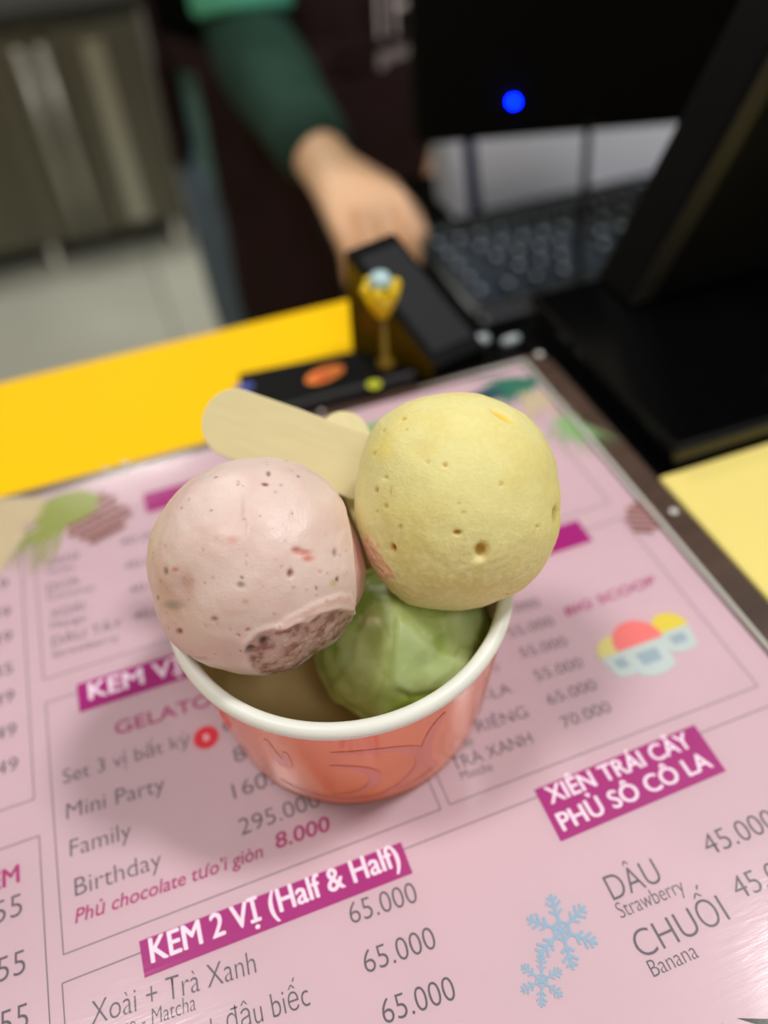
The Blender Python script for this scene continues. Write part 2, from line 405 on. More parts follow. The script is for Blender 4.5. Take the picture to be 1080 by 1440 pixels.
# right box
item('Strawberry', (632, 966), (704, 941), .0030)
for (a, b, s) in (((697, 869), (761, 852.5), '55.000'), ((718, 897), (781, 879), '55.000'), ((734.7, 926), (799.5, 907.5), '55.000'), ((755.6, 958), (821.5, 938), '55.000'), ((773.6, 991.4), (841, 969), '65.000'), ((794.4, 1024.7), (861.5, 1000), '70.000')):
    item(s, a, b, .0040)
item('SÔ-CÔ-LA', (606, 1012), (721, 974), .0040); item('Chocolate', (608, 1028), (668, 1006), .0028)
item('SẦU RIÊNG', (616, 1049), (744, 1008), .0042); item('Durian', (634, 1060), (667, 1046), .0028)
item('TRÀ XANH', (639, 1084.5), (751, 1045), .0042); item('Matcha', (650, 1097), (694, 1083), .0028)
text('BIG SCOOP', (798, 866.7), (925, 820), M_magt, .0036, bold=.010, shear=.15)
item('DÂU', (863.6, 1267), (933, 1239), .0066); item('Strawberry', (874, 1292), (965, 1254), .0040)
item('CHUỐI', (903, 1349), (1028, 1293), .0066); item('Banana', (920, 1374.7), (984, 1346), .0040)
item('45.000', (999, 1204), (1097, 1163), .0058); item('45.000', (1041, 1265.7), (1141, 1224), .0058)
# snowflakes
def flake(cpx, r, rot):
    c = guv(*cpx); ps_ = []
    def R_(a, d, o=0): return (c[0]+math.cos(a)*d-math.sin(a)*o, c[1]+math.sin(a)*d+math.cos(a)*o)
    for i in range(6):
        a = rot+i*math.pi/3
        ps_.append(line(R_(a, 0), R_(a, r), r*.085))
        for t, l in ((.42, .22), (.62, .26), (.80, .18)):
            for s in (-1, 1): ps_.append(line(R_(a, r*t), R_(a, r*(t+l*.62), s*r*l*.85), r*.075))
        b = a+math.pi/3
        ps_.append(line(R_(a, r*.26), R_(b, r*.26), r*.07))
    flat(ps_, 'snowflake_print', M_blue, TZ)
flake((789.7, 1309), .0088, .35); flake((761.6, 1379), .0056, .05)
# red burst badge
c = guv(290, 1037)
st = [(c[0]+math.cos(a*math.pi/14)*(.0042 if a % 2 else .0034), c[1]+math.sin(a*math.pi/14)*(.0042 if a % 2 else .0034)) for a in range(28)]
flat([st], 'burst_badge', mat('red_ink', (226, 30, 62), rough=.5), TZ)
text('8', (c[0]-.0009, c[1]-.0012), (c[0]+.0009, c[1]-.0012), M_white, .0024, z=TZ+.00004, uvs=True)
# big scoop picture: three paper cups with scoops
def disc(cx, cy, rx, ry, a0=0, a1=360, n=20): return [(cx+rx*math.cos(math.radians(a0+(a1-a0)*i/n)), cy+ry*math.sin(math.radians(a0+(a1-a0)*i/n))) for i in range(n+1)]
cc = [(guv(868, 918), .0062, (218, 210, 136)), (guv(944, 885), .0062, (226, 208, 70)), (guv(900, 905), .0085, (236, 126, 124))]
for kk, (q, r, col) in enumerate(cc):
    zz = TZ+.00003*kk
    flat([[(q[0]-r, q[1]), (q[0]-r*.72, q[1]-r*1.25)]+[(q[0]-r*.72+r*1.44*i/6, q[1]-r*1.25-r*.18*math.sin(math.pi*i/6)) for i in range(1, 6)]+[(q[0]+r*.72, q[1]-r*1.25), (q[0]+r, q[1])]],
         'printed_cup', mat('printed_cup_ink', (196, 208, 206), rough=.5), zz)
    flat([[(q[0]-r*.4, q[1]-r*.9), (q[0]+r*.4, q[1]-r*.9), (q[0]+r*.45, q[1]-r*.35), (q[0]-r*.45, q[1]-r*.35)]], 'printed_emblem', mat('printed_emblem_ink', (160, 178, 190), rough=.5), zz+.00001)
    flat([disc(q[0], q[1]+r*.1, r*.98, r*.95, -8, 188)], 'printed_scoop', mat('printed_scoop_ink', col, rough=.5), zz+.00001)
# pine twigs and cones printed in the corners
rn = random.Random(3)
def needles(base, ang, spread, ln, n, w=.0005):
    out = []
    for i in range(n):
        a = ang+rn.uniform(-spread, spread); l = ln*rn.uniform(.6, 1)
        b = (base[0]+rn.uniform(-.004, .004), base[1]+rn.uniform(-.004, .004)); e = (b[0]+math.cos(a)*l, b[1]+math.sin(a)*l)
        d = (-math.sin(a)*w, math.cos(a)*w); out.append([(b[0]-d[0], b[1]-d[1]), (b[0]+d[0], b[1]+d[1]), e])
    return out
M_n1 = mat('olive_needle_ink', (156, 164, 88), rough=.5); M_n2 = mat('pale_needle_ink', (206, 190, 158), rough=.5); M_n3 = mat('dark_green_needle_ink', (52, 122, 100), rough=.5)
M_n4 = mat('dark_blue_ink', (44, 80, 96), rough=.5); M_n5 = mat('soft_green_needle_ink', (146, 184, 126), rough=.5)
M_c1 = mat('cone_brown_ink', (168, 114, 104), rough=.5); M_c2 = mat('cone_dark_ink', (122, 74, 70), rough=.5)
q = guv(95, 720)[:2]
flat(needles((q[0]-.012, q[1]+.008), 3.3, .5, .055, 90, .0012)+needles((q[0]-.02, q[1]-.004), 3.8, .5, .05, 50, .001), 'pine_twig_print', M_n2, TZ+.00001)
flat(needles((q[0]-.002, q[1]+.001), 4.0, .5, .034, 40, .0008)+needles((q[0]-.022, q[1]-.002), 4.3, .6, .022, 30, .0008)+[disc(q[0]+.000, q[1]+.002, .0125, .0095)], 'pine_twig_print', M_n1, TZ+.00002)
def cone(cx, cy, rx, ry, rot):
    A = []; B = []
    for j in range(6):
        for i in range(-3, 4):
            y = -ry+2*ry*(j+.5)/6; wv = rx*math.sqrt(max(0, 1-(y/ry)**2)); x = i/3.*wv+(j % 2)*rx*.12
            if abs(x) > rx: continue
            c_, s_ = math.cos(rot), math.sin(rot)
            X = cx+x*c_-y*s_; Y = cy+x*s_+y*c_
            A.append(disc(X, Y, rx*.19, ry*.13, n=8)); B.append(disc(X, Y-ry*.08, rx*.14, ry*.09, n=6))
    flat(A, 'pine_cone_print', M_c1, TZ+.00003); flat(B, 'pine_cone_print', M_c2, TZ+.00004)
q = guv(128, 730); cone(q[0]+.002, q[1], .0105, .0125, .3)
q = guv(902, 728); cone(q[0], q[1], .0052, .0078, -.5)
q = guv(700, 548)[:2]
flat([disc(q[0]+.004, q[1]-.001, .016, .0055)]+needles((q[0]+.01, q[1]), 3.6, 1.2, .02, 30, .001), 'pine_twig_print', M_n3, TZ+.00001)
flat([disc(q[0]-.006, q[1]-.002, .010, .0042)], 'pine_twig_print', M_n4, TZ+.00002)
q = guv(560, 585)[:2]
flat([disc(q[0]-.012, q[1]-.004, .010, .004), disc(q[0]-.028, q[1]-.002, .005, .003)], 'pine_twig_print', M_n5, TZ+.00002)
flat(needles(guv(745, 555)[:2], 4.6, .7, .020, 26, .0008), 'pine_twig_print', M_n2, TZ+.00002)
flat(needles(guv(800, 590)[:2], 4.6, .8, .026, 34, .0007), 'pine_twig_print', M_n5, TZ+.00003)
q = guv(1036, 1432)[:2]
flat([[q, (q[0]+.010, q[1]-.004), (q[0]+.012, q[1]-.0065), (q[0]+.004, q[1]-.003)]], 'pine_twig_print', M_darkm, TZ+.00002)
q = guv(1014, 1438)[:2]
flat([[q, (q[0]+.002, q[1]-.004), (q[0]+.0045, q[1]-.005)]], 'pine_twig_print', M_n1, TZ+.00002)

# ------------------------------------------------------------------ paper cup
CX, CYc = -0.01321, 0.13523
CH = .0515
cup = empty('paper_cup', (CX, CYc, .0007))
tag(cup, 'coral orange paper ice cream cup with rolled white rim on the menu', 'cup')
RB, RTp = .0392, .0445
outer = [(RB-.0008, 0), (RB, .0006)]+[(RB+(RTp-RB)*t, .0006+(CH-.003)*t) for t in np.linspace(0, 1, 14)][1:]
inner = [(r-.0007, z) for r, z in outer[::-1] if z > .006]
MB().lathe(outer, 128).obj('cup_wall', M_cup, cup, True)
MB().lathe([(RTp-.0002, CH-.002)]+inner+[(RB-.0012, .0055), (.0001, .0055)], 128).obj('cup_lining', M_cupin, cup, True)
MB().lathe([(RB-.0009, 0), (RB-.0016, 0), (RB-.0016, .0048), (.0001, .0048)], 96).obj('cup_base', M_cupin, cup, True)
rr = .00205; rc = .0460-rr
MB().lathe([(rc+rr*1.0*math.cos(a), CH-.0014+rr*1.05*math.sin(a)) for a in np.linspace(0, 2*math.pi, 17)[:-1]], 160, True).obj('rolled_rim', M_rim, cup, True)
# seam lap down the right side
def wallpt(ang, t, off): r = RB+(RTp-RB)*t+off; return (r*math.cos(ang), r*math.sin(ang), .0006+(CH-.003)*t)
sa = math.radians(-19)
vs = []; fs = []
for t in np.linspace(0, 1, 9):
    for a, o in ((sa-.03, .0001), (sa-.028, .00055), (sa+.028, .00055), (sa+.03, .0001)): vs.append(wallpt(a, t, o))
for i in range(8):
    for j in range(3): fs.append([i*4+j, i*4+j+1, i*4+j+5, i*4+j+4])
meshobj('seam', vs, fs, mat('pale_seam_board', (236, 196, 176), rough=.4), cup)
# lilac loops printed on the wall
def wallcurve(cpts, w):
    vs = []; fs = []
    n = len(cpts)
    for i, (a, t) in enumerate(cpts):
        a2, t2 = cpts[min(i+1, n-1)]; a1, t1 = cpts[max(i-1, 0)]
        dx, dy = (a2-a1)*.042, (t2-t1)*.05; l = math.hypot(dx, dy) or 1; nx_, ny_ = -dy/l, dx/l
        ww = w*(.35+.65*math.sin(math.pi*i/(n-1)))
        for s in (-1, 1): vs.append(wallpt(a+s*nx_*ww/.042, t+s*ny_*ww/.05, .00012))
    for i in range(n-1): fs.append([2*i, 2*i+1, 2*i+3, 2*i+2])
    return vs, fs
mb = MB()
A0 = math.radians(-90)
for ca, ct, ra, rt_, a0, a1 in ((-.05, .42, .50, .36, -80, 95), (-.12, .38, .26, .22, -100, 90), (.62, .50, .14, .34, 100, 260), (-.42, .80, .05, .3, 180, 340), (.05, .25, .62, .18, 200, 330)):
    pts = [(A0+ca+ra*math.cos(math.radians(a)), ct+rt_*math.sin(math.radians(a))) for a in np.linspace(a0, a1, 24)]
    v_, f_ = wallcurve(pts, .0017); mb.add(v_, f_)
mb.obj('loop_print', M_lilac, cup)

# ------------------------------------------------------------------ scoops
def interp_rho(pts, c):
    ang = np.array([math.atan2(-(y-c[1]), x-c[0]) for x, y in pts]); rad = np.array([math.hypot(x-c[0], y-c[1]) for x, y in pts])
    o = np.argsort(ang); ang, rad = ang[o], rad[o]
    A = np.concatenate([ang-2*np.pi, ang, ang+2*np.pi]); Rr = np.concatenate([rad]*3)
    return lambda t: np.interp(t, A, Rr)
def sdf(px, py, poly):
    P_ = np.array(poly, float); n = len(P_); d = np.full(px.shape, 1e9); ins = np.zeros(px.shape, bool)
    for i in range(n):
        a = P_[i]; b = P_[(i+1) % n]; e = b-a; w0 = px-a[0]; w1 = py-a[1]
        t = np.clip((w0*e[0]+w1*e[1])/(e@e), 0, 1); d = np.minimum(d, np.hypot(w0-e[0]*t, w1-e[1]*t))
        c1 = (a[1] > py) != (b[1] > py)
        with np.errstate(divide='ignore', invalid='ignore'):
            xx = (b[0]-a[0])*(py-a[1])/(b[1]-a[1])+a[0]
        ins ^= c1 & (px < xx)
    return np.where(ins, -d, d)
def smooth(a, b, x): t = np.clip((x-a)/(b-a), 0, 1); return t*t*(3-2*t)
def nz(P_, s, seed=0, oct_=1):
    out = np.empty(len(P_))
    for i, p in enumerate(P_): out[i] = noise.fractal(Vector((p[0]*s+seed, p[1]*s, p[2]*s)), 1.0, 2.0, oct_) if oct_ > 1 else noise.noise(Vector((p[0]*s+seed, p[1]*s, p[2]*s)))
    return out
def scoop(name, cpx, D, outline, sub, sculpt, M, depth=None):
    C0 = W(cpx[0], cpx[1], D)
    B = np.array([0, 0, H])-C0; B /= np.linalg.norm(B)
    R_ = RT-B*(RT@B); R_ /= np.linalg.norm(R_); U_ = np.cross(B, R_)
    bm = bmesh.new(); bmesh.ops.create_icosphere(bm, subdivisions=sub, radius=1)
    me = bpy.data.meshes.new(name); bm.to_mesh(me); bm.free()
    n = len(me.vertices); co = np.zeros(n*3); me.vertices.foreach_get('co', co); N = co.reshape(-1, 3)
    x, y, z = N[:, 0], N[:, 1], N[:, 2]      # x right, y up, z to camera
    th = np.arctan2(y, x); s = np.hypot(x, y)
    rho = interp_rho(outline, cpx)(th)       # px
    for _ in range(1): pass
    k = D/F*.992
    px = cpx[0]+rho*s*np.cos(th); py = cpx[1]-rho*s*np.sin(th)
    rmean = np.mean([math.hypot(a-cpx[0], b-cpx[1]) for a, b in outline])*k
    dz = (depth or 1.0)*rmean*z
    base = np.stack([(px-cpx[0])*k, -(py-cpx[1])*k, dz], 1)
    col, disp = sculpt(px, py, z, base)
    nn = base/np.linalg.norm(base, axis=1)[:, None]
    base = base+nn*disp[:, None]
    world = base[:, 0:1]*R_+base[:, 1:2]*U_+base[:, 2:3]*B
    # keep the soft ball inside the cup wall and off its floor
    gx = world[:, 0]+C0[0]-CX; gy = world[:, 1]+C0[1]-CYc; gz = world[:, 2]+C0[2]; rad_ = np.hypot(gx, gy)
    lim = np.where(gz < CH, RB+(RTp-RB)*np.clip(gz/CH, 0, 1)-.0016-np.where(gz > CH-.006, .0026, 0), 1.0)
    f_ = np.minimum(1, lim/np.maximum(rad_, 1e-6)); world[:, 0] += gx*(f_-1); world[:, 1] += gy*(f_-1)
    world[:, 2] = np.maximum(gz, .0072)-C0[2]
    me.vertices.foreach_set('co', world.ravel())
    ca = me.color_attributes.new('Col', 'FLOAT_COLOR', 'POINT')
    ca.data.foreach_set('color', np.concatenate([col, np.ones((n, 1))], 1).ravel())
    for p in me.polygons: p.use_smooth = True
    me.materials.append(M); me.update()
    o = bpy.data.objects.new(name, me); o.location = C0; link(o); return o
def L3(c): return np.array(lin(c)[:3])
def mixc(col, c, w): return col*(1-w[:, None])+L3(c)*w[:, None]

pink_out = [(210.7, 791), (215, 757.5), (227.5, 727), (249, 695), (279.4, 669), (316, 650.5), (359, 642), (395.5, 644), (432, 656.7), (462.8, 679.6), (484, 702.5), (499.4, 733), (514.7, 769.7), (522, 806), (518, 834), (502.5, 864.4), (475, 898), (444, 919), (414, 941), (383, 949), (346.7, 947), (316, 938.8), (285.5, 928.6), (261, 913), (233.6, 880), (218.3, 834)]
def cz(x, y, s, ox, oy): return (x/s+ox, y/s+oy)
def pk(x, y): return cz(x, y, 3.273, 200, 620)
def yl(x, y): return cz(x, y, 3.375, 480, 540)
def sculpt_pink(px, py, z, b):
    n = len(px); fr_ = z > -.2
    col = np.tile(L3((230, 208, 200)), (n, 1))
    n1 = nz(b, 90, 3, 3); n2 = nz(b, 420, 9, 3)
    col = mixc(col, (222, 192, 184), np.clip(n1*1.2, 0, .6))
    disp = n1*.00035+n2*.00007
    # flattened right flank behind a straight crease
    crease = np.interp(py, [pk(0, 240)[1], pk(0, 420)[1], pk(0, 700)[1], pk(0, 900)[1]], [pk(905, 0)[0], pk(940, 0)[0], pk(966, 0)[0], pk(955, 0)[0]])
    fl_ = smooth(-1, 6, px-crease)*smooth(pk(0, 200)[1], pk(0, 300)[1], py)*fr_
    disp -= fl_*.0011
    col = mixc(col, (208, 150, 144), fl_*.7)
    # torn rough patch
    poly = [pk(*p) for p in ((490, 905), (540, 855), (600, 835), (650, 835), (700, 812), (742, 818), (790, 780), (870, 765), (935, 780), (962, 805), (960, 850), (890, 905), (800, 980), (700, 1050), (600, 1080), (530, 1040), (500, 980))]
    d = sdf(px, py, poly); w = smooth(3, -4, d)*fr_
    rough = nz(b, 900, 4, 3); r2 = nz(b, 330, 14, 3)
    disp += w*(-.0006+rough*.00055+r2*.00035)
    lip = np.exp(-((d-4)/3.2)**2)*fr_*smooth(pk(0, 1000)[1], pk(0, 880)[1], py)
    disp += lip*.0005
    col = mixc(col, (190, 146, 134), w*np.clip(.75+r2*.8, 0, 1))
    col = mixc(col, (134, 94, 84), w*smooth(.12, .45, r2+rough*.6)*.7)
    col = mixc(col, (232, 206, 196), w*smooth(.1, .45, -rough)*.35)
    # overhanging ledge line above the patch
    led = [pk(*p) for p in ((560, 870), (640, 790), (760, 730), (880, 690), (935, 700), (960, 740), (950, 770), (870, 752), (780, 770), (690, 812), (620, 850))]
    dl = sdf(px, py, led); wl = smooth(3, -3, dl)*fr_
    disp += wl*.00055; col = mixc(col, (228, 186, 178), wl*.4)
    # smear on left and marks: (x, y, rx, ry, colour, dent, weight)
    for (x, y, rx, ry, c_, dn, ww) in ((195, 690, 95, 90, (196, 152, 146), .0002, .5), (185, 740, 45, 20, (150, 140, 132), .0001, .7), (245, 640, 30, 45, (206, 156, 148), .0001, .5),
        (155, 597, 10, 16, (140, 112, 104), .0002, .8), (195, 590, 14, 9, (206, 108, 104), .0001, .8), (110, 712, 8, 12, (178, 112, 96), .0001, .9), (210, 850, 15, 13, (150, 84, 52), .0003, 1),
        (360, 790, 16, 10, (156, 116, 92), .0002, .9), (465, 652, 16, 12, (166, 136, 124), .0003, .9), (470, 622, 7, 6, (128, 78, 76), .0002, .9), (665, 607, 13, 17, (170, 104, 104), .0009, 1),
        (715, 520, 40, 12, (214, 122, 106), .0003, .85), (740, 545, 26, 15, (216, 128, 112), .0002, .8), (690, 508, 22, 10, (196, 104, 92), .0004, .7),
        (855, 520, 12, 18, (168, 140, 140), .0003, .8), (865, 632, 8, 11, (112, 84, 78), .0003, 1), (850, 650, 18, 16, (196, 186, 130), .0001, .7), (775, 668, 6, 6, (120, 80, 80), .0002, .9),
        (560, 232, 15, 8, (138, 60, 62), .0002, 1), (574, 180, 9, 14, (134, 96, 92), .0002, .9), (447, 232, 8, 6, (196, 128, 122), .0001, .9), (350, 195, 8, 5, (132, 96, 92), .0001, .9), (703, 187, 6, 7, (160, 90, 90), .0001, .9),
        (658, 96, 8, 4, (126, 84, 78), .0001, .9), (902, 257, 5, 8, (140, 84, 80), .0002, .9), (495, 835, 9, 7, (198, 84, 70), .0002, .9), (458, 857, 7, 5, (136, 70, 66), .0002, .9), (467, 922, 5, 4, (120, 70, 66), .0001, .9),
        (560, 888, 17, 14, (84, 58, 50), .0006, 1), (503, 925, 18, 15, (104, 66, 60), .0006, 1), (565, 930, 14, 9, (150, 60, 66), .0003, .9), (470, 350, 9, 50, (206, 176, 168), .0003, .5), (485, 410, 6, 40, (206, 176, 168), .0003, .5),
        (430, 480, 22, 18, (220, 160, 150), .0001, .5), (485, 720, 12, 10, (216, 156, 128), .0001, .6), (270, 975, 60, 14, (190, 140, 132), .0003, .5), (790, 600, 10, 10, (220, 160, 150), .0002, .5), (965, 575, 4, 8, (130, 90, 84), .0002, .9)):
        X, Y = pk(x, y); g = np.exp(-(((px-X)/(rx/3.273))**2+((py-Y)/(ry/3.273))**2)**1.5)*fr_
        disp -= g*dn; col = mixc(col, c_, g*ww)
    rs = random.Random(5)
    for i in range(70):
        x, y = rs.uniform(60, 930), rs.uniform(100, 1000); r = rs.uniform(2.5, 5)
        X, Y = pk(x, y); g = np.exp(-((px-X)**2+(py-Y)**2)/(r/3.273*1.1)**2)*fr_; col = mixc(col, rs.choice([(170, 110, 104), (190, 130, 122), (140, 92, 86)]), g*.7)
    return col, disp
ps1 = scoop('gelato_scoop', (366, 795), .197, pink_out, 7, sculpt_pink, M_pink)
tag(ps1, 'pale pink gelato ball with a torn brownish patch, left in the cup', 'ice cream')

yel_out = [(498, 700), (502, 658), (512.6, 623), (533, 590), (569, 567), (613, 555), (658, 554), (699, 564), (732, 581), (758.5, 608), (776, 641), (783, 676), (785, 718), (782, 753), (764, 795), (738, 824), (699, 845), (658, 857), (610, 858.5), (575, 851), (545, 827), (524, 801), (507, 765), (498, 730)]
def sculpt_yel(px, py, z, b):
    n = len(px); fr_ = z > -.2
    col = np.tile(L3((232, 224, 156)), (n, 1))
    n1 = nz(b, 80, 30, 3); n2 = nz(b, 700, 31, 3)
    low = smooth(700, 800, py)
    col = mixc(col, (226, 212, 132), np.clip(n1*1.3, 0, .6))
    disp = n1*.0004+n2*.00010*(.35+low)
    col = mixc(col, (250, 236, 180), np.clip(n2*2, 0, .5)*(.3+low*.5))
    poly = [yl(*p) for p in ((105, 735), (150, 725), (200, 745), (215, 790), (265, 860), (268, 885), (235, 915), (190, 905), (170, 860), (140, 830), (115, 790))]
    d = sdf(px, py, poly); rg = nz(b, 500, 50, 3); w = smooth(3, -3, d+rg*8)*fr_
    col = mixc(col, (236, 178, 150), w*.75); disp += w*(.0002+rg*.0003)
    for (x, y, rx, ry, c_, dn, ww) in ((652, 768, 27, 31, (206, 162, 62), .0019, 1), (640, 800, 26, 14, (246, 232, 180), .0003, .5), (273, 762, 13, 21, (206, 140, 24), .0012, 1), (550, 689, 17, 11, (196, 142, 40), .0009, .95), (498, 404, 10, 8, (206, 160, 44), .0007, .9),
        (195, 507, 10, 12, (202, 160, 50), .0007, .9), (985, 618, 13, 36, (196, 170, 84), .0012, .9), (313, 195, 12, 8, (216, 176, 66), .0005, .8), (425, 390, 7, 6, (210, 176, 70), .0004, .8), (735, 485, 11, 7, (214, 180, 80), .0005, .8),
        (245, 578, 9, 10, (200, 166, 60), .0005, .8), (312, 663, 8, 8, (204, 164, 70), .0004, .8), (203, 601, 7, 5, (204, 164, 60), .0004, .8), (240, 452, 12, 5, (204, 170, 70), .0004, .7), (180, 342, 11, 8, (206, 174, 80), .0003, .7),
        (895, 666, 11, 6, (204, 176, 90), .0004, .8), (265, 515, 6, 20, (214, 180, 84), .0002, .5), (330, 248, 5, 5, (204, 170, 80), .0003, .8), (220, 240, 10, 10, (214, 186, 90), .0002, .6), (390, 330, 60, 40, (226, 204, 126), .0002, .4), (220, 320, 60, 70, (244, 222, 110), -.0001, .5), (575, 605, 12, 9, (214, 186, 100), .0003, .6), (775, 975, 7, 5, (180, 150, 80), .0002, .7), (555, 565, 6, 5, (210, 180, 90), .0003, .7)):
        X, Y = yl(x, y); g = np.exp(-(((px-X)/(rx/3.375))**2+((py-Y)/(ry/3.375))**2)**1.6)*fr_
        disp -= g*dn; col = mixc(col, c_, g*ww)
    # orange slit near the top
    a = math.radians(33); X, Y = yl(745, 182); dx = (px-X)*math.cos(a)+(py-Y)*math.sin(a); dy = -(px-X)*math.sin(a)+(py-Y)*math.cos(a)
    g = np.exp(-((dx/17)**2+(dy/4.2)**2)**1.5)*fr_; disp -= g*.0006; col = mixc(col, (244, 204, 72), g)
    return col, disp
ps2 = scoop('gelato_scoop', (641, 706), .2, yel_out, 7, sculpt_yel, M_yel)
tag(ps2, 'pale yellow mango gelato ball with small pits, on the right above the cup', 'ice cream')

gout = [(568+128*math.cos(t), 905-114*math.sin(t)) for t in np.linspace(-math.pi, math.pi, 32)[:-1]]
def sculpt_grn(px, py, z, b):
    n = len(px)
    n1 = nz(b, 95, 70, 2); n2 = nz(b, 260, 71, 4); rid = np.abs(nz(b, 70, 77, 1))
    col = np.tile(L3((198, 214, 132)), (n, 1))
    disp = n1*.0007+n2*.00016-np.exp(-(rid/.09)**2)*.00015
    col = mixc(col, (208, 222, 158), smooth(.0, .5, n1)); col = mixc(col, (152, 182, 70), smooth(.0, .45, -n1)*.7)
    col = mixc(col, (224, 232, 184), smooth(.25, .6, n2)*.5); col = mixc(col, (140, 160, 50), np.exp(-(rid/.03)**2)*.35)
    # crisp ridge and hollows of the torn face
    poly = [cz(*p, 3.375, 400, 840) for p in ((420, 95), (470, 110), (520, 200), (500, 330), (430, 480), (240, 500), (210, 440), (340, 300), (370, 170))]
    w = smooth(4, -6, sdf(px, py, poly)); disp += w*.0008; col = mixc(col, (206, 208, 138), w*.5)
    poly = [cz(*p, 3.375, 400, 840) for p in ((540, 90), (600, 140), (700, 240), (840, 300), (760, 400), (600, 440), (520, 400), (530, 260))]
    w = smooth(3, -5, sdf(px, py, poly)); disp += w*.0009; col = mixc(col, (200, 220, 160), w*.6)
    poly = [cz(*p, 3.375, 400, 840) for p in ((840, 280), (880, 320), (760, 460), (600, 500), (480, 560), (420, 540), (560, 450), (720, 400))]
    w = smooth(3, -5, sdf(px, py, poly)); disp += w*.0006; col = mixc(col, (182, 214, 92), w*.6)
    X, Y = cz(440, 120, 3.375, 400, 840); g = np.exp(-(((px-X)/12)**2+((py-Y)/7)**2)); disp += g*(.0005+nz(b, 900, 5, 2)*.0008); col = mixc(col, (238, 236, 186), g*.9)
    return col, disp
ps3 = scoop('gelato_scoop', (572, 905), .2215, gout, 6, sculpt_grn, M_grn)
tag(ps3, 'light green gelato scoop low inside the cup beneath the other two', 'ice cream')
for o in (ps1, ps2, ps3): o['group'] = 'gelato scoops in the cup'

# ------------------------------------------------------------------ wooden spoons
def spoon(name, p_in, p_end, wid, face, outline, th, label):
    """flat paddle: axis p_end (free round end) -> p_in (buried end)"""
    a = Vector(p_end); b = Vector(p_in); ax = (b-a); ln = ax.length; ax.normalize()
    nn = Vector(face); nn = (nn-ax*nn.dot(ax)).normalized(); sd = nn.cross(ax)
    top = []
    for (t, w) in outline: top.append((t, w))
    pts = [(t, w) for t, w in top]+[(t, -w) for t, w in reversed(top)]
    mb = MB().prism([(t*ln, w*wid) for t, w in pts], -th/2, th/2)
    o = mb.obj(name, M_wood); o.matrix_world = Matrix(((ax.x, sd.x, nn.x, a.x), (ax.y, sd.y, nn.y, a.y), (ax.z, sd.z, nn.z, a.z), (0, 0, 0, 1)))
    bevel(o, .00025, 2); tag(o, label, 'spoon', 'wooden tasting spoons'); return o
rnd = [(0, 0)]
def outl(r_over_l, body):
    o = []
    for i in range(1, 10):
        a = math.pi/2*i/9; o.append((r_over_l*(1-math.cos(a)), math.sin(a)))
    return [(0.0005, .06)]+o+body
B0 = np.array([0, 0, H])
e = W(287, 581, .228); pin = W(520, 660, .219)
LN = np.linalg.norm(pin-e)
spoon('wooden_spoon', pin, e, .0099, B0-(e+pin)/2, outl(.0099/LN*0.98, [(.5, .98), (.8, .92), (.97, .95), (1, .80)]), .0012, 'flat birch spoon with round end sticking out left over the pink scoop')
e2 = W(470, 581, .231); p2 = W(545, 760, .223)
LN2 = np.linalg.norm(p2-e2)
spoon('wooden_spoon', p2, e2, .0072, B0-(e2+p2)/2+np.array([.02, 0, 0]), outl(.0072/LN2, [(.35, 1.05), (.6, .9), (1, .9)]), .0012, 'second birch spoon showing only its small round tip behind the first')

# ------------------------------------------------------------------ things on the counter behind the menu
def polyprism(name, base, M, z0, z1, root=None, off=(0, 0)): return MB().prism([(a-off[0], b-off[1]) for a, b in base], z0, z1).obj(name, M, root)
tr = empty('flat_black_box', uvw(.068, .288, CZ), YAW)
tag(tr, 'flat black box with an orange sticker lying behind the menu edge', 'box')
base = [(.0265, .2705), (.104, .2705), (.101, .2765), (.084, .2985), (.0280, .3035)]
bevel(polyprism('case', base, M_blk2, 0, .0085, tr, (.068, .288)), .0015, 3)
bevel(polyprism('edge_highlight', [(.028, .2700), (.101, .2700), (.101, .2722), (.028, .2722)], M_dgrey, .001, .0093, tr, (.068, .288)), .0008)  # grey strip stands in for the highlight on the front edge
def stick(px, rx, ry, M, nm, z, ang=0, root=None, off=(0, 0)):
    q = guv(px[0], px[1], z+CZ); pts = []
    for i in range(18):
        a = 2*math.pi*i/18; x, y = rx*math.cos(a), ry*math.sin(a); pts.append((q[0]+x*math.cos(ang)-y*math.sin(ang)-off[0], q[1]+x*math.sin(ang)+y*math.cos(ang)-off[1]))
    return MB().prism(pts, z, z+.0003).obj(nm, M, root)
stick((457, 527), .0098, .0050, M_orange, 'orange_sticker', .0085, .25, tr, (.068, .288))
stick((452, 529), .004, .0014, mat('red_print', (214, 66, 40)), 'red_lettering', .0089, .25, tr, (.068, .288))
stick((526, 541), .0032, .0030, M_dot, 'round_sticker', .0094, 0, tr, (.068, .288))
stick((343, 545), .0045, .003, M_bluebit, 'blue_sticker', .0085, 0, tr, (.068, .288))

